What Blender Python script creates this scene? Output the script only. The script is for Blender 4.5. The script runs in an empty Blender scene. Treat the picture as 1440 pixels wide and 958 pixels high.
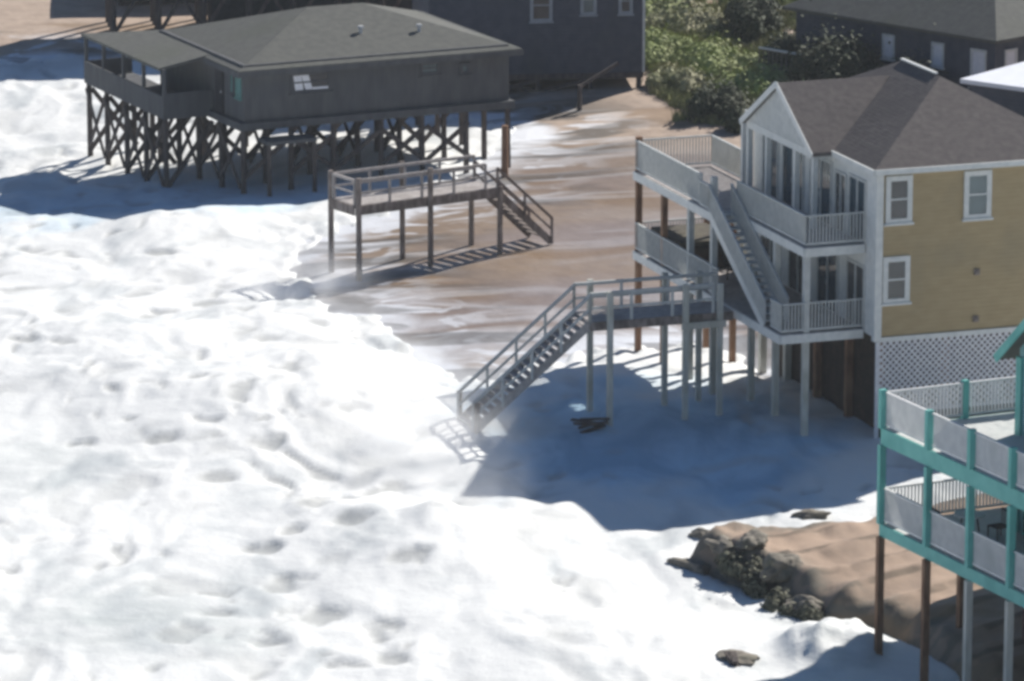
import bpy, math, random
import numpy as np
from mathutils import Vector
S = bpy.context.scene
R = math.radians
random.seed(7); rng = np.random.default_rng(7)

# ------------------------------------------------------------------ camera, light, exposure
PITCH = 13.341
cam_d = bpy.data.cameras.new('camera'); cam = bpy.data.objects.new('camera', cam_d)
S.collection.objects.link(cam); S.camera = cam
cam.location = (0, 0, 45); cam.rotation_euler = (R(90 - PITCH), 0, 0)
cam_d.sensor_width = 36; cam_d.lens = 175; cam_d.clip_end = 6000; cam_d.clip_start = 1
SUN = Vector((0.94, 1.10, 1.0)).normalized()           # direction to the sun
elev = math.asin(SUN.z)
W = bpy.data.worlds.new('World'); S.world = W; W.use_nodes = True
nt = W.node_tree; nt.nodes.clear()
sky = nt.nodes.new('ShaderNodeTexSky'); sky.sky_type = 'NISHITA'; sky.sun_disc = False
sky.sun_elevation = elev; sky.sun_rotation = math.atan2(SUN.x, SUN.y)
sky.air_density = 1.0; sky.dust_density = 0.0; sky.ozone_density = 6.0
bg = nt.nodes.new('ShaderNodeBackground'); bg.inputs[1].default_value = 0.05
wo = nt.nodes.new('ShaderNodeOutputWorld')
nt.links.new(sky.outputs[0], bg.inputs[0]); nt.links.new(bg.outputs[0], wo.inputs[0])
sun_d = bpy.data.lights.new('sun', 'SUN'); sun = bpy.data.objects.new('sun', sun_d)
S.collection.objects.link(sun); sun_d.energy = 4.9; sun_d.angle = R(0.6); sun_d.color = (1, .95, .88)
sun.rotation_euler = (-SUN).to_track_quat('-Z', 'Y').to_euler()
S.view_settings.view_transform = 'Standard'; S.view_settings.look = 'None'
S.view_settings.exposure = 0.47; S.view_settings.gamma = 1
S.render.engine = 'CYCLES'
S.cycles.volume_bounces = 4
S.cycles.filter_width = 3.4

# ------------------------------------------------------------------ helpers
F, HC = 7000.0, 45.0
_cp, _sp = math.cos(R(PITCH)), math.sin(R(PITCH))
def at(px, py, z=0.0):
    a = (px - 720) / F; b = (479 - py) / F
    d = (a, _cp + b * _sp, -_sp + b * _cp); t = (z - HC) / d[2]
    return Vector((a * t, d[1] * t, z))

class MB:
    def __init__(s): s.v = []; s.f = []
    def add(s, vs, fs):
        n = len(s.v); s.v += [tuple(p) for p in vs]; s.f += [tuple(i + n for i in f) for f in fs]; return s
    def box(s, x0, x1, y0, y1, z0, z1):
        return s.add([(x0,y0,z0),(x1,y0,z0),(x1,y1,z0),(x0,y1,z0),(x0,y0,z1),(x1,y0,z1),(x1,y1,z1),(x0,y1,z1)],
              [(0,3,2,1),(4,5,6,7),(0,1,5,4),(1,2,6,5),(2,3,7,6),(3,0,4,7)])
    def bar(s, p, q, w, h):
        p, q = Vector(p), Vector(q); d = (q - p).normalized()
        up = Vector((0, 0, 1)) if abs(d.z) < .98 else Vector((0, 1, 0))
        sd = d.cross(up).normalized() * w / 2; u = sd.cross(d).normalized() * h / 2
        vs = [a + i * sd + j * u for a in (p, q) for i, j in ((-1,-1),(1,-1),(1,1),(-1,1))]
        return s.add(vs, [(0,1,2,3),(7,6,5,4),(0,4,5,1),(1,5,6,2),(2,6,7,3),(3,7,4,0)])
    def post(s, x, y, z0, z1, r=.12, lean=(0, 0), n=8, taper=.9):
        vs = []
        for k, z in enumerate((z0, z1)):
            rr = r * (1 if k == 0 else taper)
            for i in range(n):
                a = 2 * math.pi * i / n
                vs.append((x + rr * math.cos(a) + lean[0] * k, y + rr * math.sin(a) + lean[1] * k, z))
        fs = [(i, (i+1) % n, n + (i+1) % n, n + i) for i in range(n)] + [tuple(range(n))[::-1], tuple(range(n, 2*n))]
        return s.add(vs, fs)
    def slab(s, quad, t):                 # a quad (4 points) with thickness t downwards
        q = [Vector(p) for p in quad]; lo = [p - Vector((0, 0, t)) for p in q]
        m = len(q)
        return s.add(q + lo, [tuple(range(m)), tuple(range(2*m-1, m-1, -1))] + [(i, m+i, m+(i+1) % m, (i+1) % m) for i in range(m)])
    def build(s, name, m, parent=None, smooth=False, bevel=0):
        me = bpy.data.meshes.new(name); me.from_pydata(s.v, [], s.f)
        o = bpy.data.objects.new(name, me); S.collection.objects.link(o)
        me.materials.append(m) if m else None
        if smooth:
            for p in me.polygons: p.use_smooth = True
        if bevel:
            b = o.modifiers.new('bevel', 'BEVEL'); b.width = bevel; b.segments = 2
        if parent: o.parent = parent
        return o
def tag(o, label=None, cat=None, group=None, kind=None):
    if label: o['label'] = label
    if cat: o['category'] = cat
    if group: o['group'] = group
    if kind: o['kind'] = kind
    return o
def empty(name, loc, rz=0):
    o = bpy.data.objects.new(name, None); S.collection.objects.link(o)
    o.location = loc; o.rotation_euler = (0, 0, R(rz)); o.empty_display_size = .3
    return o

def mat(name, col, col2=None, rough=.8, scale=2.0, bump=.0, bscale=8.0, mix=(.35, .65), lines=None, spec=.3, detail=6, stretch=(1,1,1), third=None):
    m = bpy.data.materials.new(name); m.use_nodes = True; n = m.node_tree.nodes; l = m.node_tree.links
    b = n['Principled BSDF']; b.inputs['Roughness'].default_value = rough; b.inputs['Specular IOR Level'].default_value = spec
    tc = n.new('ShaderNodeTexCoord'); mp = n.new('ShaderNodeMapping'); mp.inputs['Scale'].default_value = stretch
    l.new(tc.outputs['Object'], mp.inputs[0])
    nz = n.new('ShaderNodeTexNoise'); nz.inputs['Scale'].default_value = scale; nz.inputs['Detail'].default_value = detail
    l.new(mp.outputs[0], nz.inputs[0])
    cr = n.new('ShaderNodeValToRGB'); cr.color_ramp.elements[0].position = mix[0]; cr.color_ramp.elements[1].position = mix[1]
    cr.color_ramp.elements[0].color = (*col, 1); cr.color_ramp.elements[1].color = (*(col2 or col), 1)
    l.new(nz.outputs[0], cr.inputs[0]); out = cr.outputs[0]
    if third:                               # a second, larger blotch colour (wear, stain)
        n2 = n.new('ShaderNodeTexNoise'); n2.inputs['Scale'].default_value = third[1]; n2.inputs['Detail'].default_value = 4
        l.new(tc.outputs['Object'], n2.inputs[0])
        r2 = n.new('ShaderNodeMapRange'); r2.inputs[1].default_value = .52; r2.inputs[2].default_value = .7; r2.inputs[4].default_value = third[2]
        l.new(n2.outputs[0], r2.inputs[0])
        mx = n.new('ShaderNodeMixRGB'); l.new(r2.outputs[0], mx.inputs[0]); l.new(out, mx.inputs[1]); mx.inputs[2].default_value = (*third[0], 1); out = mx.outputs[0]
    l.new(out, b.inputs['Base Color'])
    hgt = None
    if lines:                               # (axis, spacing, depth) board / shingle courses
        wv = n.new('ShaderNodeTexWave'); wv.wave_type = 'BANDS'; wv.bands_direction = lines[0]; wv.wave_profile = 'SAW'
        wv.inputs['Scale'].default_value = .314 / lines[1]; wv.inputs['Distortion'].default_value = lines[3] if len(lines) > 3 else 0
        l.new(tc.outputs['Object'], wv.inputs[0]); hgt = (wv.outputs['Fac'], lines[2])
    prev = None
    for h in [hgt, (nz.outputs[0], bump) if bump else None]:
        if not h: continue
        bp = n.new('ShaderNodeBump'); bp.inputs['Strength'].default_value = .8; bp.inputs['Distance'].default_value = h[1]
        l.new(h[0], bp.inputs['Height'])
        if prev: l.new(prev.outputs[0], bp.inputs['Normal'])
        prev = bp
    if prev: l.new(prev.outputs[0], b.inputs['Normal'])
    return m
def glass(name, col):
    m = mat(name, col, tuple(c * 1.5 for c in col), rough=.08, scale=.8, spec=.6); return m
M = dict(
  shingle=mat('weathered_shingle', (.105,.108,.10), (.13,.132,.12), rough=.95, scale=3, bump=.02, lines=('Z', .06, .01), third=((.10,.108,.085), .25, .6)),
  ysh=mat('brown_grey_shingle', (.115,.10,.098), (.15,.132,.125), rough=.95, scale=4, bump=.02, lines=('Z', .08, .012), third=((.095,.085,.085), .35, .5)),
  gwall=mat('dark_grey_siding', (.085,.088,.094), (.115,.118,.122), rough=.9, scale=2.5, stretch=(1,1,.25), bump=.01, lines=('X', .2, .012), third=((.085,.09,.10), .6, .7)),
  fwall=mat('slate_siding', (.065,.075,.10), (.09,.10,.13), rough=.9, scale=2, lines=('Z', .18, .015), third=((.07,.08,.09), .5, .6)),
  ywall=mat('ochre_siding', (.36,.28,.16), (.40,.315,.185), rough=.85, scale=1.6, stretch=(1,1,2.5), lines=('Z', .16, .02), third=((.30,.25,.16), .4, .6)),
  white=mat('white_trim', (.62,.64,.63), (.72,.73,.71), rough=.6, scale=5, third=((.55,.57,.56), 1.2, .6)),
  wrail=mat('painted_railing', (.47,.49,.485), (.58,.595,.58), rough=.7, scale=4, third=((.48,.50,.48), 1.0, .6)),
  wood=mat('weathered_timber', (.16,.13,.115), (.30,.26,.24), rough=.95, scale=6, stretch=(1,1,.3), bump=.01, third=((.10,.08,.07), 1.0, .7)),
  plank=mat('grey_deck_boards', (.33,.30,.29), (.46,.43,.41), rough=.9, scale=5, lines=('X', .15, .012), third=((.25,.22,.20), .8, .6)),
  dpile=mat('dark_piling', (.065,.055,.055), (.12,.10,.09), rough=.95, scale=5, stretch=(1,1,.3), bump=.01),
  bpile=mat('brown_piling', (.19,.10,.06), (.30,.18,.11), rough=.9, scale=5, stretch=(1,1,.3), bump=.01, third=((.10,.06,.04), .8, .7)),
  trail=mat('white_deck_railing', (.66,.66,.66), (.76,.76,.75), rough=.7, scale=4, third=((.52,.54,.53), 1.0, .6)),
  wpile=mat('whitewashed_post', (.46,.46,.42), (.58,.58,.53), rough=.8, scale=5, stretch=(1,1,.3), third=((.36,.36,.30), .9, .7)),
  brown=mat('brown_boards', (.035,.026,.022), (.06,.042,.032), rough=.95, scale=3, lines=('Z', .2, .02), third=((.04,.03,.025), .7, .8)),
  redbr=mat('red_brown_wall', (.10,.045,.04), (.15,.07,.06), rough=.9, scale=3, third=((.05,.03,.03), .7, .8)),
  teal=mat('teal_paint', (.12,.42,.38), (.16,.49,.44), rough=.6, scale=2, third=((.08,.34,.31), .8, .6)),
  tealw=mat('pale_teal_siding', (.22,.44,.46), (.27,.50,.52), rough=.8, scale=2, lines=('Z', .16, .02)),
  lattice=mat('white_lattice', (.62,.62,.66), (.76,.76,.78), rough=.7, scale=5),
  gtrim=mat('dull_trim', (.30,.33,.36), (.38,.41,.44), rough=.8, scale=3),
  glass=glass('dark_glass', (.05,.055,.06)), gblue=glass('blue_glass', (.02,.045,.065)), gpale=glass('curtained_glass', (.10,.14,.15)),
  ggreen=glass('green_glass', (.12,.24,.22)),
  curtain=mat('white_curtain', (.75,.76,.80), (.85,.85,.88), rough=.9, scale=4),
  metal=mat('galvanised_vent', (.45,.46,.47), (.6,.6,.6), rough=.5, scale=6),
  wroof=mat('white_metal_roof', (.74,.76,.82), (.80,.82,.87), rough=.5, scale=1.5, lines=('Y', .5, .02)),
  tarp=mat('dark_cover', (.06,.05,.04), (.10,.09,.06), rough=.8, scale=3, bump=.03),
  dark=mat('dark_parts_and_shade', (.03,.03,.035), (.05,.05,.055), rough=.9, scale=3),  # dark furniture and doors; also stands in for shade under the houses behind
  leafd=mat('dark_leaves', (.045,.058,.03), (.065,.078,.04), rough=.7, scale=.8, spec=.2, third=((.075,.075,.045), .5, .6)),
  leafg=mat('green_leaves', (.25,.31,.10), (.32,.36,.14), rough=.7, scale=.8, spec=.2, third=((.20,.20,.09), .4, .6)),
  leafo=mat('olive_leaves', (.29,.30,.15), (.35,.34,.19), rough=.7, scale=.8, spec=.2, third=((.20,.17,.11), .5, .6)),
  leafs=mat('salt_burnt_leaves', (.08,.085,.06), (.17,.17,.12), rough=.8, scale=1.5, spec=.2, third=((.20,.17,.14), 1.0, .6)),
  bark=mat('bark', (.07,.055,.04), (.13,.10,.08), rough=.95, scale=6, bump=.02),
)

# ------------------------------------------------------------------ sand and sea
def perlin(x, y, seed):
    r = np.random.default_rng(seed); perm = r.permutation(256); ang = r.random(256) * 2 * np.pi
    gx, gy = np.cos(ang), np.sin(ang)
    xi = np.floor(x).astype(int); yi = np.floor(y).astype(int); xf = x - xi; yf = y - yi
    u = xf**3 * (xf * (xf * 6 - 15) + 10); v = yf**3 * (yf * (yf * 6 - 15) + 10)
    def g(i, j):
        h = perm[(perm[(xi + i) & 255] + yi + j) & 255]
        return gx[h] * (xf - i) + gy[h] * (yf - j)
    a = g(0,0) * (1-u) + g(1,0) * u; b = g(0,1) * (1-u) + g(1,1) * u
    return (a * (1-v) + b * v) * 1.5
def fbm(x, y, seed, o=4, gain=.5):
    t = 0; a = 1
    for k in range(o):
        t = t + a * perlin(x * 2**k + 17 * k, y * 2**k - 9 * k, seed + k); a *= gain
    return t
def smooth(a, b, x):
    t = np.clip((x - a) / (b - a), 0, 1); return t * t * (3 - 2 * t)
def signed(poly, X, Y):                   # >0 inside
    P = [(p.x, p.y) for p in poly]; d = np.full(X.shape, 1e9); ins = np.zeros(X.shape, bool)
    for i in range(len(P)):
        (x0, y0), (x1, y1) = P[i], P[(i+1) % len(P)]
        dx, dy = x1 - x0, y1 - y0; t = np.clip(((X-x0)*dx + (Y-y0)*dy) / (dx*dx + dy*dy), 0, 1)
        d = np.minimum(d, np.hypot(X - x0 - t*dx, Y - y0 - t*dy))
        c = ((y0 > Y) != (y1 > Y)) & (X < (x1-x0) * (Y-y0) / (y1-y0 + 1e-12) + x0); ins ^= c
    return np.where(ins, d, -d)
land = [at(*p) for p in ((-260,72),(0,74),(120,70),(400,95),(600,150),(735,168),(742,186),(690,215),(640,262),(520,300),(450,318),
        (428,360),(440,410),(520,440),(575,475),(600,510),(640,535),(690,522),(740,500),(800,496),(900,478),(985,470),(1050,500),(1130,520),(1300,545),(1700,560))] + \
       [Vector((400, 190, 0)), Vector((400, 900, 0)), Vector((-60, 900, 0)), Vector((-200, 900, 0)), Vector((-160, 330, 0))]
dune = [at(*p) for p in ((965,775),(1000,756),(1090,747),(1190,737),(1270,716),(1370,700),(1600,690),(1900,800),(1900,1000),(1420,1010),(1300,900),(1240,866),(1165,855),(1090,815),(1010,795))]
def gauss(X, Y, p, rx, ry, rot=0):
    c, s = math.cos(R(rot)), math.sin(R(rot)); dx, dy = X - p.x, Y - p.y
    return np.exp(-(((dx*c + dy*s) / rx)**2 + ((-dx*s + dy*c) / ry)**2))
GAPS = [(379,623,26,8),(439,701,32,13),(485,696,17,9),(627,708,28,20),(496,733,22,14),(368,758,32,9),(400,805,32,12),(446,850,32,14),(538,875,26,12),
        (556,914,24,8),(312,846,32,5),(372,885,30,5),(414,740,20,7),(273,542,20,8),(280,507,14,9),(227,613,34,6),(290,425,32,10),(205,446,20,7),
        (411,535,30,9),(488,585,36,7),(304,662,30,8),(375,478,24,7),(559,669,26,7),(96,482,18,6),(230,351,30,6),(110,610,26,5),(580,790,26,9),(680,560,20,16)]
def fields(X, Y):
    sl = signed(land, X, Y); sd = signed(dune, X, Y)
    wob = .9 * fbm(X * .45, Y * .22, 3, 4)
    sl2 = sl + wob * 1.6; sd2 = sd + .5 * wob
    # ground
    sand = -.32 + .08 * fbm(X * .12, Y * .07, 11, 3) + .45 * smooth(0, 9, sl) + .3 * smooth(8, 22, sl) - np.where(sl < 0, np.minimum(-sl * .12, 2.4), 0)
    rip = .11 * (1 - 2 * np.abs(np.sin(.5 * ((-(X * .57) + Y * .82) * 3.3 + 1.6 * fbm(X * .25, Y * .25, 21, 2)))) ** 1.0)
    dn = smooth(-.3, .9, sd2) * .8 + .2 * smooth(0, 4, sd2)
    sand = np.maximum(sand, -.6 + dn * (1.15 + .08 * fbm(X * .4, Y * .3, 31, 3) + rip + .16 * smooth(3, 1, sd2) * fbm(X * .9, Y * .6, 33, 3)))
    for (px, py, rx, ry, h) in ((1050,790,.8,1.4,.35),(1100,815,.9,1.5,.4),(1010,770,.8,1.6,.3)):
        sand = sand + h * gauss(X, Y, at(px, py), rx, ry) * (1 + .35 * fbm(X * 1.6, Y * 1.2, 41, 3))
    # sea: broken surf, long lumps, foam hummocks
    off = np.maximum(-sl, 0)
    wx = X + 1.2 * fbm(X * .2, Y * .12, 51, 3); wy = Y + 2.0 * fbm(X * .2, Y * .12, 61, 3)
    u = wx * .906 + wy * .423; v = -wx * .423 + wy * .906
    lump = fbm(wx * .34, wy * .16, 71, 3, .5); small = fbm(wx * .8, wy * .40, 81, 3, .55); big = fbm(u * .10, v * .05, 91, 2)
    pit = smooth(.22, .80, fbm(wx * .42, wy * .26, 95, 2, .4))
    dim = smooth(.30, .75, fbm(wx * .62 + 5, wy * .46, 111, 3, .5)) * smooth(-.25, .25, fbm(X * .13, Y * .09, 113, 2)); pit = np.maximum(pit * .45, dim * .85)
    wv = .55 * fbm(X * 1.1, Y * .8, 151, 3)
    for px, py, a, b_ in GAPS:            # dimples between the foam hummocks, where gap shade is painted grey
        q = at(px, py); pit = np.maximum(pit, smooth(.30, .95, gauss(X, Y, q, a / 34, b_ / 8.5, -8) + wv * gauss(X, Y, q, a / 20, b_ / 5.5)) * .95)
    trough = smooth(-.2, .5, fbm(wx*.08, wy*.045, 99, 2))
    foam_zone = smooth(.5, 5, off)
    sea = -.02 + foam_zone * (.072 * lump + .034 * small * (.3 + trough) + .13 * big - .12 * pit + .035 * fbm(u * .55, v * .16, 131, 3)) + .012 * small
    sea = sea - .9 * smooth(3, 30, off) * smooth(195, 225, Y) - .35 * smooth(2, 18, off)
    # hummocky crest where the surf stands against the wash in front of the beach stairs
    for px, py, rx, ry, h in ((1155,900,.8,1.7,.6),(1200,893,.8,1.7,.6),(1120,895,.6,1.4,.3),(620,720,.5,1.2,.25),(430,705,.5,1.0,.2)):
        sea = sea + h * gauss(X, Y, at(px, py), rx * 1.15, ry * 1.15) * (1 + .3 * fbm(X * 1.3, Y * .9, 43, 3, .5))
    for px, py, rx, rf, rb, h in ((600,735,3.2,8,2.6,.5),(520,730,2.8,8,3,.3),(675,742,2.2,7,2.4,.35),(330,560,4,9,4,.55),(170,470,4,9,4,.5),(470,520,3.5,8,4,.5),(820,880,4,7,3,.45)):
        q = at(px, py); dy = Y - q.y + .35 * (X - q.x)
        sea = sea + h * np.exp(-((X - q.x) / rx)**2) * np.where(dy < 0, np.exp(-(dy / rf)**2), np.exp(-(dy / rb)**2)) * (1 + .10 * fbm(X * .6, Y * .3, 161, 3))
    crest = [(640,600),(660,650),(720,695),(780,725)]
    for px, py in crest: sea = sea + .14 * gauss(X, Y, at(px, py), 1.2, 3.4)
    for px, py in ((200,300),(290,305),(230,330)): sea = sea + .25 * gauss(X, Y, at(px, py), 1.6, 3.5)
    cover = -.75 * smooth(-2.2, 2.6, np.maximum(sl2 + .9 * fbm(X * 1.1, Y * .6, 181, 3), sd2 - 1))
    sea = sea + cover - .12 * smooth(194, 202, Y)
    w = smooth(2.0, 4.5, -sl2) * smooth(.2, 1.2, -sd2)
    sand = sand * (1 - w) + np.minimum(sand, sea - .5) * w
    return sand, sea, sl, sd, pit, lump
def grid_sheet(name, which, material, far, extra=None):
    xs = np.concatenate([np.linspace(-far, -70, 7)[:-1], np.linspace(-70, -34, 30)[:-1], np.arange(-34, 34, .16), np.linspace(34, 70, 24)[1:], np.linspace(70, far, 7)[1:]])
    ys = np.concatenate([np.linspace(-200, 120, 12)[:-1], np.linspace(120, 138, 20)[:-1], np.arange(138, 285, .27), np.linspace(285, 340, 30)[1:], np.linspace(340, far, 8)[1:]])
    X, Y = np.meshgrid(xs, ys); sand, sea, sl, sd, pit, lump = fields(X, Y)
    Z = sand if which == 'sand' else sea
    fadefar = smooth(-200, -40, -np.abs(X)) 
    nx, ny = len(xs), len(ys); co = np.stack([X, Y, Z], -1).reshape(-1, 3)
    i = np.arange(nx * ny).reshape(ny, nx); q = np.stack([i[:-1,:-1], i[:-1,1:], i[1:,1:], i[1:,:-1]], -1).reshape(-1, 4)
    if which == 'sea':                     # the sea stops a little inland, under the sand
        inl = np.maximum(sl, sd).reshape(-1)
        keep = (inl[q] < 4.5).any(1); q = q[keep]
    me = bpy.data.meshes.new(name); me.vertices.add(len(co)); me.vertices.foreach_set('co', co.ravel())
    me.loops.add(q.size); me.loops.foreach_set('vertex_index', q.ravel())
    me.polygons.add(len(q)); me.polygons.foreach_set('loop_start', np.arange(len(q)) * 4); me.polygons.foreach_set('loop_total', np.full(len(q), 4))
    me.update(calc_edges=True); me.polygons.foreach_set('use_smooth', np.ones(len(q), bool))
    def attr(nm, a):
        t = me.attributes.new(nm, 'FLOAT', 'POINT'); t.data.foreach_set('value', a.reshape(-1).astype(np.float32))
    attr('inland', np.maximum(sl, sd)); attr('dune', smooth(-1.2, -.3, sd + .5 * fbm(X * .8, Y * .5, 171, 3))); attr('pit', pit); wn = .25 * fbm(X * .3, Y * .2, 141, 3); attr('wash_shade', np.clip(smooth(.25, .8, gauss(X, Y, at(930, 610), 7.5, 9.5, 15) + wn) * .85 + smooth(.3, .8, gauss(X, Y, at(180, 262), 11, 7, 0) + wn) * .55, 0, .9) * smooth(-.3, .5, -sd)); attr('calm', np.clip(gauss(X, Y, at(150, 850), 4.5, 4.5, 20) + .8 * gauss(X, Y, at(40, 640), 2.5, 5) + .5 * gauss(X, Y, at(330, 880), 2, 2.5), 0, 1) * (.75 + .5 * fbm(X * .5, Y * .9, 121, 3)))
    me.materials.append(material)
    o = bpy.data.objects.new(name, me); S.collection.objects.link(o); tag(o, kind='structure'); return o

def sand_material():
    m = bpy.data.materials.new('wet_beach_sand'); m.use_nodes = True; n = m.node_tree.nodes; l = m.node_tree.links; b = n['Principled BSDF']
    tc = n.new('ShaderNodeTexCoord')
    def noise(scale, sx, sy, detail=5, rz=0, dist=0):
        mp = n.new('ShaderNodeMapping'); mp.inputs['Scale'].default_value = (sx, sy, 1); mp.inputs['Rotation'].default_value = (0, 0, R(rz))
        l.new(tc.outputs['Object'], mp.inputs[0]); t = n.new('ShaderNodeTexNoise'); t.inputs['Scale'].default_value = scale
        t.inputs['Detail'].default_value = detail; t.inputs['Distortion'].default_value = dist; l.new(mp.outputs[0], t.inputs[0]); return t.outputs[0]
    def rng_(src, a, b_, c=0, d=1):
        r = n.new('ShaderNodeMapRange'); r.interpolation_type = 'SMOOTHSTEP'
        for k, v in zip((1,2,3,4), (a,b_,c,d)): r.inputs[k].default_value = v
        l.new(src, r.inputs[0]); return r.outputs[0]
    def mixc(f, a, b_):
        x = n.new('ShaderNodeMixRGB'); l.new(f, x.inputs[0])
        for s_, i in ((a, 1), (b_, 2)):
            if isinstance(s_, tuple): x.inputs[i].default_value = (*s_, 1)
            else: l.new(s_, x.inputs[i])
        return x.outputs[0]
    def mul(a, b_, op='MULTIPLY'):
        x = n.new('ShaderNodeMath'); x.operation = op
        for s_, i in ((a, 0), (b_, 1)):
            if isinstance(s_, (int, float)): x.inputs[i].default_value = s_
            else: l.new(s_, x.inputs[i])
        return x.outputs[0]
    inl = n.new('ShaderNodeAttribute'); inl.attribute_name = 'inland'
    dune_ = n.new('ShaderNodeAttribute'); dune_.attribute_name = 'dune'
    c = mixc(rng_(noise(.10, .5, 1.0, 3), .42, .6), (.27,.215,.19), (.29,.215,.155))
    c = mixc(rng_(noise(.09, .6, 1.2, 3, 20), .52, .66), c, (.23,.145,.07))
    sep = n.new('ShaderNodeSeparateXYZ'); l.new(tc.outputs['Object'], sep.inputs[0])
    dry = rng_(mul(sep.outputs['Y'], mul(noise(.12, 1, 1, 4), 26), 'ADD'), 238, 248)
    c = mixc(dry, c, (.43,.335,.265))
    c = mixc(dune_.outputs['Fac'], c, (.40,.29,.215))
    c = mixc(mul(rng_(noise(1.1, 1, .8, 5), .35, .7), .35), c, (.20,.15,.12))
    # seams in the bank: wet, weedy furrows
    wv = n.new('ShaderNodeTexWave'); wv.wave_type = 'BANDS'; wv.bands_direction = 'Y'; wv.inputs['Scale'].default_value = .16; wv.inputs['Distortion'].default_value = 2.2; wv.inputs['Detail'].default_value = 3; wv.inputs['Detail Scale'].default_value = .6
    mpw = n.new('ShaderNodeMapping'); mpw.inputs['Rotation'].default_value = (0, 0, R(-35)); l.new(tc.outputs['Object'], mpw.inputs[0]); l.new(mpw.outputs[0], wv.inputs[0])
    seam = mul(mul(rng_(wv.outputs['Fac'], .16, .02), dune_.outputs['Fac']), rng_(noise(.5, 1, 1, 3), .38, .52)); c = mixc(mul(seam, .75), c, (.13,.10,.07))
    scarp = mul(dune_.outputs['Fac'], rng_(inl.outputs['Fac'], 1.8, .4)); c = mixc(mul(scarp, rng_(noise(1.0, 1, 1, 5), .40, .55, .35, .9)), c, (.15,.14,.115))
    # dark wet patches and stained hollows near the water's edge
    wp = mul(rng_(noise(.26, .45, 1.1, 5, -12, .8), .49, .57), rng_(inl.outputs['Fac'], 8.5, 2.5)); wp = mul(wp, mul(mul(dune_.outputs['Fac'], -1), 1, 'ADD')); c = mixc(mul(wp, .8), c, (.10,.085,.07))
    wp2 = rng_(noise(.13, .6, 1.0, 4, 8, .5), .54, .60); c = mixc(mul(wp2, .6), c, (.24,.155,.085))
    # ridges left by the backwash on the dune
    # thin foam lines and sheets drying on the wet sand, thicker towards the sea
    lines_ = rng_(noise(.16, .35, 1.3, 4, -8, .6), .50, .57); ln2 = rng_(noise(.16, .35, 1.3, 4, -8, .6), .57, .66, 1, 0)
    streak = mul(lines_, ln2)
    near = rng_(inl.outputs['Fac'], 0, 10, 1.0, .30)
    near = mul(near, mul(mul(dry, -1), 1, 'ADD'))
    f = mul(mul(streak, near), .55)
    patch = mul(rng_(noise(.42, .7, 1.1, 5, 10, 1.2), .50, .60), rng_(inl.outputs['Fac'], .6, 7.0, 1.0, 0))
    edge = rng_(mul(inl.outputs['Fac'], mul(noise(.35, .8, .6, 4), -7), 'ADD'), -3.4, -1.0, 1, 0); fo = mul(mul(f, patch, 'MAXIMUM'), edge, 'MAXIMUM'); fo = mul(fo, mul(mul(dune_.outputs['Fac'], -1.0), 1, 'ADD'))
    c = mixc(fo, c, (.74,.76,.80))
    c = mixc(mul(wp, .6), c, (.12,.105,.09))
    l.new(c, b.inputs['Base Color'])
    wet = mul(mul(dry, .5), .42, 'ADD'); wet = mul(wet, mul(dune_.outputs['Fac'], .9), 'MAXIMUM'); l.new(wet, b.inputs['Roughness']); b.inputs['Specular IOR Level'].default_value = .35
    bp = n.new('ShaderNodeBump'); bp.inputs['Strength'].default_value = .5; bp.inputs['Distance'].default_value = .12
    l.new(noise(1.3, 1, .7, 6), bp.inputs['Height']); l.new(bp.outputs[0], b.inputs['Normal'])
    return m
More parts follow.
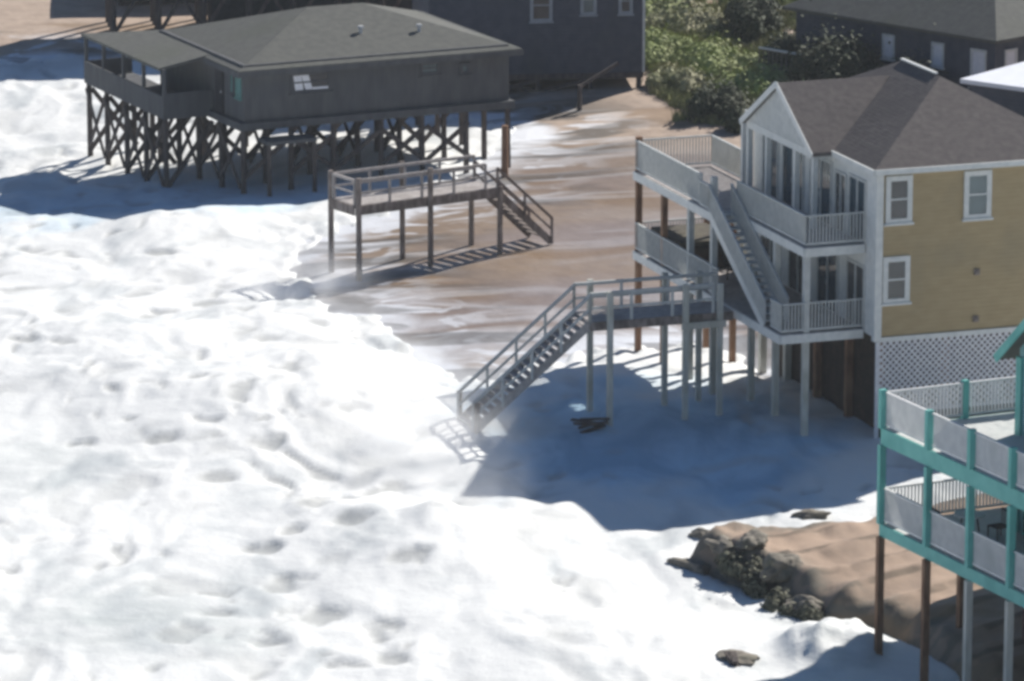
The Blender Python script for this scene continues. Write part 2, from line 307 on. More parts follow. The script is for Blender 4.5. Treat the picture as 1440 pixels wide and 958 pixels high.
def foam_material():
    m = bpy.data.materials.new('sea_foam'); m.use_nodes = True; n = m.node_tree.nodes; l = m.node_tree.links; b = n['Principled BSDF']
    tc = n.new('ShaderNodeTexCoord'); mp = n.new('ShaderNodeMapping'); mp.inputs['Scale'].default_value = (.6, .3, 1); mp.inputs['Rotation'].default_value = (0,0,R(14))
    l.new(tc.outputs['Object'], mp.inputs[0])
    t = n.new('ShaderNodeTexNoise'); t.inputs['Scale'].default_value = .45; t.inputs['Detail'].default_value = 7; t.inputs['Distortion'].default_value = .8; l.new(mp.outputs[0], t.inputs[0])
    r = n.new('ShaderNodeValToRGB'); e = r.color_ramp.elements
    e[0].position = .33; e[0].color = (.56,.59,.60,1); e[1].position = .47; e[1].color = (.80,.81,.80,1)
    l.new(t.outputs[0], r.inputs[0])
    # thin foam near the houses has the blue of their shadows painted in
    ws = n.new('ShaderNodeAttribute'); ws.attribute_name = 'wash_shade'; mw = n.new('ShaderNodeMixRGB'); l.new(ws.outputs['Fac'], mw.inputs[0]); l.new(r.outputs[0], mw.inputs[1]); 
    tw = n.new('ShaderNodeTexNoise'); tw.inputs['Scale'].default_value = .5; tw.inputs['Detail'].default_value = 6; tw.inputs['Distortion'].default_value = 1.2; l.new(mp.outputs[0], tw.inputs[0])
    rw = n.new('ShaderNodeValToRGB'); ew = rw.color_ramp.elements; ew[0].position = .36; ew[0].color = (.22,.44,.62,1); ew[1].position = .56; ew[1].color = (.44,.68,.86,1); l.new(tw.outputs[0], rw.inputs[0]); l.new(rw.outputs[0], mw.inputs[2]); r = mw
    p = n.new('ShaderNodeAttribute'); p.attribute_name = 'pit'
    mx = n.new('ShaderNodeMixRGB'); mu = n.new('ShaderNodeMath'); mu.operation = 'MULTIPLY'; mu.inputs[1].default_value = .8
    l.new(p.outputs['Fac'], mu.inputs[0]); l.new(mu.outputs[0], mx.inputs[0]); l.new(r.outputs[0], mx.inputs[1]); mx.inputs[2].default_value = (.42,.43,.42,1)  # shade in the dimples, painted grey into the foam colour
    ca = n.new('ShaderNodeAttribute'); ca.attribute_name = 'calm'; m2 = n.new('ShaderNodeMixRGB'); mc = n.new('ShaderNodeMath'); mc.operation = 'MULTIPLY'; mc.inputs[1].default_value = .75; mc.use_clamp = True
    l.new(ca.outputs['Fac'], mc.inputs[0]); l.new(mc.outputs[0], m2.inputs[0]); l.new(mx.outputs[0], m2.inputs[1]); m2.inputs[2].default_value = (.46,.50,.50,1); mx = m2
    l.new(mx.outputs[0], b.inputs['Base Color']); b.inputs['Roughness'].default_value = .75; b.inputs['Specular IOR Level'].default_value = .2
    t2 = n.new('ShaderNodeTexNoise'); t2.inputs['Scale'].default_value = 1.6; t2.inputs['Detail'].default_value = 6; l.new(tc.outputs['Object'], t2.inputs[0])
    bp = n.new('ShaderNodeBump'); bp.inputs['Strength'].default_value = .35; bp.inputs['Distance'].default_value = .10
    t3 = n.new('ShaderNodeTexNoise'); t3.inputs['Scale'].default_value = 5; t3.inputs['Detail'].default_value = 5; t3.inputs['Distortion'].default_value = .6; l.new(tc.outputs['Object'], t3.inputs[0])
    ad = n.new('ShaderNodeMath'); ad.operation = 'MULTIPLY_ADD'; ad.inputs[1].default_value = .45; l.new(t3.outputs[0], ad.inputs[0]); l.new(t2.outputs[0], ad.inputs[2]); l.new(ad.outputs[0], bp.inputs['Height']); l.new(bp.outputs[0], b.inputs['Normal'])
    return m
grid_sheet('sand', 'sand', sand_material(), 3000)
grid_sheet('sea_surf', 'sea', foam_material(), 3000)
def ground(x, y):
    a, b_ = fields(np.array([[x]], float), np.array([[y]], float))[:2]; return float(a[0, 0]), float(b_[0, 0])

# ------------------------------------------------------------------ building parts
def railing(parent, pts, h, m, name='railing', gap=.13, pw=.04, top=.09):
    """one railing mesh along a polyline of (x,y,z) deck points"""
    b = MB()
    for p, q in zip(pts[:-1], pts[1:]):
        p, q = Vector(p), Vector(q); L = (q - p).length
        b.bar(p + Vector((0,0,h)), q + Vector((0,0,h)), top, .05); b.bar(p + Vector((0,0,.12)), q + Vector((0,0,.12)), .05, .07)
        k = max(2, int(L / gap))
        for i in range(k + 1):
            c = p.lerp(q, i / k); b.bar(c + Vector((0,0,.14)), c + Vector((0,0,h - .02)), pw, pw)
    return b.build(name, m, parent)
def rails(parent, pts, h, m, name='railing', n=3, every=2.0):
    """open rail of horizontal boards and short posts"""
    b = MB()
    for p, q in zip(pts[:-1], pts[1:]):
        p, q = Vector(p), Vector(q)
        for k in range(n):
            z = Vector((0, 0, h * (k + 1) / n)); b.bar(p + z, q + z, .045, .09)
        b.bar(p + Vector((0,0,h+.06)), q + Vector((0,0,h+.06)), .12, .045)
        c = max(1, round((q - p).length / every))
        for i in range(c + 1):
            a = p.lerp(q, i / c); b.bar(a + Vector((0,0,-.15)), a + Vector((0,0,h+.04)), .09, .09)
    return b.build(name, m, parent)
def window(parent, axis, c, a0, a1, z0, z1, pane, frame=None, out=-1, t=.14, mull=True, curtain=False):
    """axis 'u': lies in the plane v=c and spans a0..a1 in u;  'v': in the plane u=c spanning v. out = outward sign"""
    frame = frame or M['white']; b = MB(); s = MB(); g = MB()
    def bx(m_, A0, A1, d0, d1, Z0, Z1):
        lo, hi = sorted((c + out * d0, c + out * d1))
        if axis == 'u': m_.box(A0, A1, lo, hi, Z0, Z1)
        else: m_.box(lo, hi, A0, A1, Z0, Z1)
    bx(b, a0, a0 + t, .003, .07, z0, z1); bx(b, a1 - t, a1, .003, .07, z0, z1)
    bx(b, a0 + t, a1 - t, .003, .07, z1 - t, z1); bx(b, a0 + t, a1 - t, .003, .07, z0, z0 + t * .8)
    if mull: bx(b, a0 + t, a1 - t, .02, .055, (z0 + z1) / 2 - .03, (z0 + z1) / 2 + .03)
    w = b.build('window', frame, parent)
    bx(g, a0 + t, a1 - t, .005, .02, z0 + t * .8, z1 - t); g.build('pane', pane, w)
    bx(s, a0 - .06, a1 + .06, .003, .12, z0 - .09, z0 - .004); s.build('sill', frame, w)
    return w
def stairs(parent, p, q, width, side, m_step, m_str, n=14, name='steps'):
    """flight from p (top, deck level) to q (bottom); side = unit vector across"""
    p, q, sd = Vector(p), Vector(q), Vector(side); b = MB(); s = MB()
    run = Vector((q.x - p.x, q.y - p.y, 0)); 
    for i in range(n):
        c = p.lerp(q, (i + .5) / n); e = run.normalized() * (run.length / n * .62)
        x = [c - e + sd * .02, c + e + sd * .02, c + e + sd * (width - .02), c - e + sd * (width - .02)]
        b.slab(x, .05)
    b.build(name, m_step, parent)
    for k in (0, width):
        s = MB(); s.bar(p + sd * k - Vector((0,0,.12)), q + sd * k - Vector((0,0,.12)), .07, .30); s.build('stringer', m_str, parent)
def hip(u0, u1, v0, v1, z, a, b_, zr):
    return [(u0,v0,z),(u1,v0,z),(u1,v1,z),(u0,v1,z),(*a,zr),(*b_,zr)]

# ------------------------------------------------------------------ grey stilt house in the surf
G = (-12.18, 219.9)
def ghouse():
    r = empty('stilt_house', (G[0], G[1], 0), 25)
    tag(r, 'dark grey house on braced pilings in the surf, with hipped roof and covered porch', 'house')
    fl, ea = 2.85, 5.2
    b = MB(); b.box(.25, 13.4, .25, 10.7, fl, ea + .25); b.build('wall', M['gwall'], r)
    b = MB(); b.box(-.02, 13.6, 0, 11, fl - .35, fl - .01); b.build('floor_band', M['gwall'], r)
    # main roof: hips with short ridge
    o = .35; z = 5.27
    b = MB(); vs = [(-.15,-.15,z),(13.9,-.15,z),(13.9,11.2,z),(-.15,11.2,z),(5.6,5.5,6.95),(8.3,5.5,6.95)]
    lo = [(x, y, zz - .12) for x, y, zz in vs[:4]]
    b.add(vs + lo, [(0,1,5,4),(1,2,5),(2,3,4,5),(3,0,4),(6,9,8,7),(0,6,7,1),(1,7,8,2),(2,8,9,3),(3,9,6,0)])
    # soffit thickness and the porch roof that runs down from the ocean-side eave
    rf = b.build('roof', M['shingle'], r)
    b = MB(); b.slab([(.3,4.0,5.40),(.3,11.0,5.40),(-2.3,14.4,4.88),(-2.3,4.15,4.88)], .12); b.build('porch_roof', M['shingle'], r)
    b = MB(); b.box(-.2,-.151,-.2,11.2,4.98,5.22); b.box(-.15,13.95,-.2,-.152,4.98,5.22); b.build('fascia', M['gwall'], r)
    for (x, y, zz) in ((7.0,2.6,6.03),(9.8,2.3,5.95)):
        b = MB(); b.post(x, y, zz, zz + .28, .09); b.post(x, y, zz + .28, zz + .38, .15); b.build('roof_vent', M['metal'], r)
    # windows on the long side and the ocean corner
    w = window(r, 'u', .25, 2.5, 4.5, 4.0, 4.95, M['glass'], M['gwall'])
    for a, b0, s in ((2.75,3.15,.1),(3.25,3.6,.2)):
        c = MB(); c.add([(a,.222,4.12),(b0,.222,4.12),(b0-s,.222,4.8),(a-s,.222,4.8)], [(0,1,2,3)]); c.box(3.6,4.35,.2,.224,4.1,4.22) if s > .15 else None
        c.build('curtain', M['curtain'], w)
    window(r, 'u', .25, 8.9, 9.9, 4.35, 4.95, M['gpale'], M['gwall']); window(r, 'u', .25, 10.9, 11.4, 4.25, 4.75, M['gpale'], M['gwall'], mull=False)
    window(r, 'v', .25, .5, 1.1, 3.9, 4.95, M['ggreen'], M['ggreen'], mull=False); window(r, 'v', .25, 1.3, 1.9, 3.9, 4.95, M['ggreen'], M['gwall'], mull=False)
    b = MB(); b.box(.16,.248,2.6,3.5,fl+.02,4.9); d = b.build('door', M['dark'], r); h = MB(); h.box(.1,.158,2.7,2.76,3.8,3.9); h.build('handle', M['metal'], d)
    # porch deck
    b = MB(); b.box(-2.2, .24, 3.9, 14.3, fl - .25, fl); b.build('porch_deck', M['gwall'], r)
    b = MB(); b.box(-2.22,-2.14,3.9,14.3,fl-.3,fl+.75); b.box(-2.13,.2,3.88,3.94,fl-.3,fl+.9); b.box(-2.13,.2,14.24,14.3,fl-.3,fl+.75); b.build('porch_rail', M['gwall'], r)
    for v in (4.0, 6.6, 9.2, 11.8, 14.2):
        b = MB(); b.box(-2.2,-2.05,v-.08,v+.08,fl+.76,4.84); b.build('porch_post', M['gwall'], r)
    # pilings and X braces
    us = (0.2, 2.4, 4.6, 6.9, 9.1, 11.3, 13.4); vs_ = (.3, 2.9, 5.5, 8.1, 10.7)
    for u in us:
        for v in vs_:
            b = MB(); b.post(u + random.uniform(-.08,.08), v + random.uniform(-.08,.08), -2.4, fl - .36, .15, lean=(random.uniform(-.05,.05), random.uniform(-.05,.05))); b.build('piling', M['dpile'], r)
    for v in (4.1, 6.6, 9.1, 11.7, 14.1):
        b = MB(); b.post(-2.05, v, -2.6, fl - .26, .15); b.build('piling', M['dpile'], r)
        if v > 11:
            b = MB(); b.post(.2, v, -2.6, fl - .26, .15); b.build('piling', M['dpile'], r)
    def X(p, q, both=True, za=-.15, zb=2.3):
        b = MB(); b.bar((*p, za), (*q, zb), .07, .22)
        if both: b.bar((p[0]+.08, p[1]+.02, zb), (q[0]+.08, q[1]+.02, za), .07, .22)
        b.build('brace', M['dpile'], r)
    V = (4.1, 6.6, 9.1, 11.7, 14.1)
    for i in range(4): X((-2.2, V[i]), (-2.2, V[i+1]), za=-.6)
    for v in V: X((-2.05, v - .16), (.2, v - .16), v > 8, za=-.6)
    for i in range(4): X((.05, vs_[i]), (.05, vs_[i+1]))
    for i in range(0, 6): X((us[i], .12), (us[i+1], .12), i in (1, 3, 4), .35, 2.0) if i < 5 else None
    for i in range(6):
        X((us[i], 5.4), (us[i+1], 5.4), i % 2 == 0, 0.1, 2.2); X((us[i], 10.6), (us[i+1], 10.6), i % 2 == 1, .1, 2.2)
    for u in us[1:5]: X((u + .15, 2.9), (u + .15, 5.5), True)
    # low steps hanging under the ocean corner
    b = MB(); b.box(.8, 3.2, -1.2, -.02, 2.0, 2.16); b.build('landing', M['gwall'], r)
    for u in (.9, 3.1):
        b = MB(); b.post(u, -1.1, -1.6, 2.0, .12); b.build('piling', M['dpile'], r)
    return r
ghouse()

# boardwalk platform in front of it
def boardwalk():
    A = at(500, 290, 2.9); ang = 33
    r = empty('boardwalk', (A.x, A.y, 0), ang)
    tag(r, 'weathered timber boardwalk on tall posts with a stair down to the wet sand', 'boardwalk')
    L = 7.0; w = 1.9
    b = MB(); b.box(0, L, 0, w, 2.82, 2.92); b.build('deck', M['plank'], r)
    b = MB(); b.box(-.02, L, -.09, -.01, 2.50, 2.90); b.box(-.02, L, w + .01, w + .09, 2.50, 2.90); b.box(-.1,-.03,0,w,2.5,2.9)
    b.build('beam', M['wood'], r)
    for u, top in ((.05, 4.1), (3.55, 4.15), (7.0, 3.0)):
        for v in (-.17, w + .17):
            b = MB(); b.post(u, v, -1.4, top if v < 0 else min(top, 4.05), .13); b.build('post', M['wood'], r)
    rails(r, [(.1,.02,2.92),(L-.6,.02,2.92)], 1.0, M['plank'], n=2, every=1.8); rails(r, [(.1,w-.05,2.92),(L,w-.05,2.92)], 1.0, M['plank'], n=2, every=1.8)
    rails(r, [(.02,.1,2.92),(.02,w-.1,2.92)], 1.0, M['plank'], n=2)
    stairs(r, (L, .1, 2.85), (L + 2.75, .1, .35), w - .3, (0, 1, 0), M['wood'], M['wood'], n=11)
    rails(r, [(L,.02,2.75),(L+2.75,.02,.3)], .95, M['wood'], name='stair_railing', n=2, every=1.6)
    rails(r, [(L,w-.1,2.75),(L+2.75,w-.1,.3)], .95, M['wood'], name='stair_railing', n=2, every=1.6)
boardwalk()
c = at(710, 240, 0)
o = MB().post(0, 0, -.6, 2.1, .17).build('mooring_post', M['bpile']); o.location = c
tag(o, 'lone rust brown timber post behind the head of the boardwalk stair', 'post')

# ------------------------------------------------------------------ ochre house with white decks
Y = (13.1, 174.79)
def yhouse():
    r = empty('beach_house', (Y[0], Y[1], 0), 19)
    tag(r, 'three level ochre yellow beach house with white decks, outside stairs and brown hipped roof', 'house')
    z1, z2, ze = 3.8, 6.95, 9.85; D = 11.9; Lu = 8.5
    b = MB(); b.box(.02, Lu, .02, D, z1 - .15, ze); wall = b.build('wall', M['ywall'], r)
    # ocean-side face in pale siding, set just proud
    b = MB(); b.box(-.03, .018, .2, D, z1 - .15, ze); b.build('ocean_wall', M['white'], r)
    b = MB(); b.box(-.06, .22, -.06, .2, z1 - .3, ze - .05); b.build('corner_board', M['white'], r)
    MB().box(.22, Lu + .1, -.07, .018, ze - .22, ze - .02).build('frieze', M['white'], r); MB().box(.22, Lu + .1, -.05, .018, z1 - .32, z1 - .16).build('water_table', M['white'], r)
    # main hipped roof
    o = .22; zb = ze; vs = [(-o,-o,zb),(Lu+o,-o,zb),(Lu+o,D+o,zb),(-o,D+o,zb),(4.25,4.25,12.25),(4.25,7.75,12.25)]
    lo = [(x, y, z - .16) for x, y, z in vs[:4]]
    b = MB(); b.add(vs + lo, [(0,1,4),(1,2,5,4),(2,3,5),(3,0,4,5),(6,9,8,7),(0,6,7,1),(1,7,8,2),(2,8,9,3),(3,9,6,0)])
    rf = b.build('roof', M['ysh'], r)
    b = MB(); b.bar((4.25,4.6,12.30),(4.25,7.8,12.30),.13,.06); b.build('ridge_cap', M['white'], rf)
    b = MB(); b.bar((-.26,-.26,zb-.08),(-.26,D+.26,zb-.08),.07,.2); b.bar((-.22,-.26,zb-.08),(Lu+.3,-.26,zb-.08),.07,.2); b.build('gutter', M['white'], rf)
    # ocean gable
    gu, v0, v1, vm, gz = -.95, 3.75, 10.35, 7.05, 11.85
    b = MB(); b.slab([(gu-.15,v0-.15,zb-.02),(gu-.15,vm,gz),(3.4,vm,gz),(.1,v0-.15,zb-.02)], .14); b.slab([(gu-.15,vm,gz),(gu-.15,v1+.15,zb-.02),(.1,v1+.15,zb-.02),(3.4,vm,gz)], .14)
    g = b.build('gable_roof', M['ysh'], r)
    b = MB(); b.add([(gu,v0,zb),(gu,v1,zb),(gu,vm,gz-.12),(gu+.12,v0,zb),(gu+.12,v1,zb),(gu+.12,vm,gz-.12)], [(0,2,1),(3,4,5),(0,1,4,3),(1,2,5,4),(2,0,3,5)]); b.build('gable', M['wrail'], r)
    b = MB(); b.bar((gu-.17,v0-.25,zb-.12),(gu-.17,vm,gz-.06),.05,.22); b.bar((gu-.17,v1+.25,zb-.12),(gu-.17,vm,gz-.06),.05,.22); b.build('gable_trim', M['white'], r)
    b = MB(); b.box(gu,-.04,v0,v1,zb-.28,zb-.01); b.build('porch_beam', M['white'], r)
    for v in (v0 + .1, 5.6, 8.4, v1 - .1):
        b = MB(); b.box(gu, gu+.2, v-.1, v+.1, z2, zb-.285); b.build('column', M['white'], r)
    b = MB(); b.box(-.6,-.4,D-.3,D-.1,z2,zb-.2); b.build('column', M['white'], r)
    # side windows
    for a0, a1, b0, b1, pn in ((.32,1.35,7.84,9.56,'glass'),(3.38,4.46,7.80,9.55,'gpale'),(.26,1.31,4.9,6.6,'glass')):
        window(r, 'u', .02, a0, a1, b0, b1, M[pn], t=.19)
    for z in (5.8, 4.05):
        b = MB(); b.post(0, 0, -.12, .06, .08, n=10); b.box(-.11,.11,-.11,.11,-.02,.03); v = b.build('wall_vent', M['wood'], r); v.location = (3.95, -.0, z); v.rotation_euler = (R(90), 0, 0); v.location.y = -.02
    # ocean-side glazed doors and windows
    def door(v0_, v1_, zf, h, pn):
        b = MB(); b.box(-.09,-.032,v0_,v0_+.1,zf,zf+h); b.box(-.09,-.032,v1_-.1,v1_,zf,zf+h); b.box(-.09,-.032,v0_+.1,v1_-.1,zf+h-.1,zf+h); b.box(-.085,-.032,(v0_+v1_)/2-.05,(v0_+v1_)/2+.05,zf,zf+h-.1)
        d = b.build('glass_door', M['wrail'], r); b = MB(); b.box(-.05,-.034,v0_+.1,v1_-.1,zf,zf+h-.1); b.build('pane', M[pn], d)
        b = MB(); b.box(-.12,-.092,(v0_+v1_)/2-.02,(v0_+v1_)/2+.02,zf+.9,zf+1.1); b.build('handle', M['metal'], d)
    door(.9, 2.5, z2, 2.3, 'gblue'); door(4.1, 6.2, z2, 2.4, 'gblue'); door(6.8, 8.9, z2, 2.4, 'gblue'); door(9.3, 10.9, z2, 2.3, 'gblue'); door(2.7, 3.8, z2, 2.2, 'glass')
    door(.9, 2.6, z1, 2.3, 'glass'); door(3.4, 5.4, z1, 2.3, 'gblue'); door(6.3, 8.2, z1, 2.3, 'glass'); door(9.0, 11.0, z1, 2.3, 'gblue')
    # decks: (outer u, v0, v1)
    def deck(nm, u0, u1, v0_, v1_, z):
        b = MB(); b.box(u0, u1, v0_, v1_, z - .06, z); b.build(nm, M['plank'], r)
        b = MB(); b.box(u0-.06,u0-.003,v0_,v1_,z-.34,z-.02); b.box(u0,u1,v0_-.06,v0_-.003,z-.34,z-.02); b.box(u0,u1,v1_+.003,v1_+.06,z-.34,z-.02); 
        for k in np.arange(v0_+.6, v1_-.2, .6): b.box(u0+.01,u1-.01,k,k+.05,z-.30,z-.065)
        b.build('deck_fascia', M['white'], r)
    deck('upper_deck', -2.4, -.1, .9, 7.9, z2); deck('upper_deck', -3.3, -.1, 7.97, 16.1, z2)
    deck('lower_deck', -3.3, -.1, .9, 16.1, z1)
    rw = M['wrail']
    railing(r, [(-.12,.95,z2),(-2.35,.95,z2),(-2.35,7.7,z2)], 1.15, rw)
    railing(r, [(-3.25,9.0,z2),(-3.25,16.05,z2),(-.12,16.05,z2),(-.12,D+.1,z2)], 1.2, rw)
    railing(r, [(-.12,.95,z1),(-3.25,.95,z1),(-3.25,2.0,z1)], 1.1, rw)
    railing(r, [(-3.25,7.3,z1),(-3.25,16.05,z1),(-.12,16.05,z1),(-.12,D+.1,z1)], 1.1, rw)
    for u, v, zt, mt in ((-3.15,16.0,z2+1.35,'bpile'),(-3.15,13.2,z2-.35,'bpile'),(-3.15,10.4,z2-.35,'wpile'),(-3.15,8.0,z2+1.3,'wpile'),(-.3,16.0,z2-.35,'bpile'),(-.3,13.2,z2-.35,'bpile')):
        for za, zb_ in ((-1.2, z1 - .345), (z1 + .005, zt)):
            b = MB(); b.box(u-.11,u+.11,v-.11,v+.11,za,zb_); b.build('post', M[mt if za < 0 or mt == 'bpile' else 'wrail'], r)
    for u, v, zt in ((-2.28,1.05,z2-.35),(-2.28,3.9,z2-.35),(-2.28,6.3,z2-.35)):
        for za, zb_, ma in ((-1.2, z1 - .345, 'wpile'), (z1 + .005, zt, 'wrail')):
            b = MB(); b.box(u-.11,u+.11,v-.11,v+.11,za,zb_); b.build('post', M[ma], r)
    # flight between the decks
    stairs(r, (-3.32, 8.0, z2), (-3.32, 2.5, z1 + .1), .85, (1, 0, 0), M['wrail'], M['white'], n=16)
    railing(r, [(-3.36,8.9,z2),(-3.36,8.0,z2),(-3.36,2.3,z1)], 1.0, rw, 'stair_railing'); railing(r, [(-2.47,8.0,z2),(-2.47,2.3,z1)], 1.0, rw, 'stair_railing')
    # things below the first floor: pilings, boarded store, lattice
    for u in (.35, 2.9, 5.6, 8.2):
        for v in (.35, 3.2, 6.2, 9.2, 11.7):
            if u > 1.5 and v < 9.5 and v > .5: continue
            b = MB(); b.box(u-.13,u+.13,v-.13,v+.13,-1.0,z1-.33); b.build('piling', M['bpile' if v < 9 else 'wpile'], r)
    b = MB(); b.box(.55, 8.3, .5, 11.0, -.8, z1 - .16); b.build('dark_enclosure', M['brown'], r)  # enclosure darkened and extended to give the recess its deep shade
    lt = MB(); s = .24; h0, h1 = .9, z1 - .33
    n_ = int((Lu + (h1 - h0)) / s)
    for k in range(n_ + 1):
        for sg in (1, -1):
            a = k * s - (h1 - h0 if sg > 0 else 0); p0, p1 = (a, h0), (a + sg * (h1 - h0), h1) if sg > 0 else (a - (h1 - h0), h1)
            (x0, y0), (x1, y1) = p0, p1
            if x0 > x1: (x0, y0), (x1, y1) = (x1, y1), (x0, y0)
            if x1 <= .2 or x0 >= Lu: continue
            if x0 < .2: y0 += (y1 - y0) * (.2 - x0) / (x1 - x0); x0 = .2
            if x1 > Lu: y1 = y0 + (y1 - y0) * (Lu - x0) / (x1 - x0); x1 = Lu
            lt.bar((x0, .03 + .012 * sg, y0), (x1, .03 + .012 * sg, y1), .02, .075)
    lt.box(.2, Lu, .0, .06, h0 - .12, h0); lt.box(.05,.19,-.02,.08,-1.0,h1); lt.build('lattice', M['lattice'], r)
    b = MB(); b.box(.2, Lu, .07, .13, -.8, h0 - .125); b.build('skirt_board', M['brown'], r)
    return r
yhouse()
# covered tub on the lower deck
def ydeck(u, v, z):
    c, s = math.cos(R(19)), math.sin(R(19)); return (Y[0] + u*c - v*s, Y[1] + u*s + v*c, z)
t = empty('hot_tub', ydeck(-1.9, 13.4, 3.802), 19); tag(t, 'dark covered hot tub on the lower deck of the ochre house, under the upper deck', 'hot tub')
MB().box(-1.1,1.1,-1.5,1.5,0,.95).build('tub', M['brown'], t, bevel=.08); MB().box(-1.16,1.16,-1.56,1.56,.955,1.15).build('cover', M['tarp'], t, bevel=.05)
t = empty('lounge_chair', ydeck(-1.3, 9.8, 3.802), 60); tag(t, 'dark slatted deck chair on the lower deck of the ochre house', 'chair')
b = MB()
for k in range(7): b.box(-.35,.35,-.5+k*.14,-.4+k*.14,.38,.42)
b.build('seat', M['dark'], t); b = MB()
for k in range(6): b.bar((-.35,.5+k*.05,.45+k*.14),(.35,.5+k*.05,.45+k*.14),.03,.1)
b.build('backrest', M['dark'], t)
for x in (-.3,.3):
    for y in (-.45,.45): MB().box(x-.03,x+.03,y-.03,y+.03,0,.375).build('leg', M['dark'], t)

# beach stairs and walkway of the ochre house
def walkway():
    r = empty('beach_stairs', ydeck(-3.45, 5.2, 0), 19)
    tag(r, 'pale walkway on posts with a long stair down into foam below the ochre house', 'stairs')
    w = 1.75; z = 3.78; L = -5.6
    b = MB(); b.box(L, -.02, 0, w, z - .06, z); b.build('deck', M['plank'], r)
    b = MB(); b.box(L,-.02,-.08,-.003,z-.34,z-.02); b.box(L,-.02,w+.003,w+.08,z-.34,z-.02); b.build('beam', M['wood'], r)
    for u, mt, top in ((-.6,'wpile',4.9),(-1.95,'wpile',4.95),(-4.9,'wpile',4.9)):
        for v in (-.2, w + .2):
            b = MB(); b.box(u-.1,u+.1,v-.09,v+.09,-1.6,top); b.build('post', M[mt], r)
    b = MB(); b.box(-2.15,-.4,-.34,-.305,z-.5,z-.25); b.box(-2.15,-.4,w+.305,w+.34,z-.5,z-.25); b.build('cross_beam', M['wpile'], r)
    stairs(r, (L, 0.05, z), (L - 4.5, 0.05, .1), w - .1, (0, 1, 0), M['plank'], M['plank'], n=19)
    for v in (0, w):
        rails(r, [(-.05 if v else -.8, v, z),(L,v,z)], 1.0, M['wrail'], n=2, every=1.9)
        rails(r, [(L,v,z),(L-4.5,v,.1)], .95, M['wrail'], name='stair_railing', n=2, every=1.5)
    for u, h in ((L-4.4, 1.1),):
        for v in (-.15, w+.15): MB().post(u, v, -1.5, h, .12).build('post', M['wood'], r)
walkway()

# ------------------------------------------------------------------ teal house, lower right
T = (11.35, 148.45)
def thouse():
    r = empty('teal_house', (T[0], T[1], 0), 25)
    tag(r, 'teal green beach house with two stacked decks on brown pilings at the right edge', 'house')
    z1, z2 = 4.0, 7.05
    b = MB(); b.box(3.4, 14, -14, -2.5, z1 - .1, 9.75); b.build('wall', M['tealw'], r)
    b = MB(); b.box(9.2, 17, -2.49, 5.0, z1 - .1, 10.1); b.build('unseen_shadow_wing', M['tealw'], r)  # unseen wing, added to throw shade on the ground by the mound
    b = MB(); b.add([(3.4,-2.5,9.75),(3.4,-9.5,9.75),(3.4,-6,12.7),(14,-2.5,9.75),(14,-9.5,9.75),(14,-6,12.7)], [(0,2,1),(3,4,5),(0,3,5,2),(1,2,5,4)]); b.build('gable', M['tealw'], r)
    b = MB(); b.slab([(2.9,-2.0,9.46),(14.3,-2.0,9.46),(14.3,-6,12.86),(2.9,-6,12.86)][::-1], .14); b.slab([(2.9,-6,12.86),(14.3,-6,12.86),(14.3,-10,9.46),(2.9,-10,9.46)][::-1], .14); rf = b.build('roof', M['shingle'], r)
    b = MB(); b.bar((2.86,-1.95,9.36),(2.86,-6,12.8),.06,.26); b.bar((2.86,-10.05,9.36),(2.86,-6,12.8),.06,.26); b.build('rake_trim', M['teal'], rf)
    b = MB(); b.box(9.0,17.3,-1.9,5.3,10.12,10.3); b.build('shadow_wing_roof', M['shingle'], r)  # roof of the added wing, out of view
    b = MB(); b.box(3.3,3.395,-2.75,-2.45,z1,9.5); b.build('corner_board', M['teal'], r)
    window(r, 'v', 3.4, -6.2, -5.0, 7.9, 9.3, M['gpale'])
    for zf in (z1,):
        for a in (-7.6, -5.3, -3.0):
            b = MB(); b.box(3.33,3.398,a-1.9,a,zf+.0,zf+2.3); d = b.build('glass_door', M['teal'], r); b = MB(); b.box(3.31,3.328,a-1.8,a-.1,zf+.1,zf+2.2); b.build('pane', M['glass'], d)
            b = MB(); b.box(3.26,3.308,a-.2,a-.14,zf+1,zf+1.2); b.build('handle', M['metal'], d)
    for nm, z in (('upper_deck', z2), ('lower_deck', z1)):
        b = MB(); b.box(.06, 3.39, -14, -.06, z - .06, z)
        b.box(3.4, 5.6, -2.44, -.06, z - .06, z)
        b.build(nm, M['wrail'], r)
        hh = .54 if nm == 'upper_deck' else .40
        b = MB(); b.box(0,.055,-14,0,z-hh,z-.01); b.box(.06,5.6,-.055,0,z-hh,z-.01)
        for k in np.arange(-13.5,-.4,.6): b.box(.06,3.38,k,k+.05,z-.30,z-.065)
        b.build('deck_fascia', M['teal'], r)
        railing(r, [(5.6,-.1,z),(.1,-.1,z),(.1,-14,z)], 1.12, M['trail'], gap=.12, pw=.05)
    P = (-.08, -2.95, -5.5, -7.9, -10.4)
    for i, v in enumerate(P):
        for za, zb_, ma in ((-1.5, z1 - .41, 'bpile' if i < 2 else 'wpile'),(z1 + .003, z2 - .55, 'teal'),(z2 + .003, z2 + 1.22, 'teal')):
            b = MB(); a = .085; b.box(-.04-.06, .12, v-a, v+a, za, zb_); b.build('post', M[ma], r)
    for u in (2.9, 5.5):
        b = MB(); b.box(u-.08,u+.1,-.2,.0,z2+.003,z2+1.22); b.build('post', M['teal'], r)
        b = MB(); b.box(u-.11,u+.11,-.25,-.03,-1.2,z1-.43); b.build('post', M['bpile'], r)
    for v in (-5.4, -8.2, -11):
        b = MB(); b.box(3.0,3.2,v-.1,v+.1,-1.2,z1-.1); b.build('post', M['wpile'], r)
    b = MB(); b.box(3.6, 13.5, -13.5, -2.7, -1.2, z1 - .12); b.build('dark_enclosure', M['redbr'], r)
thouse()
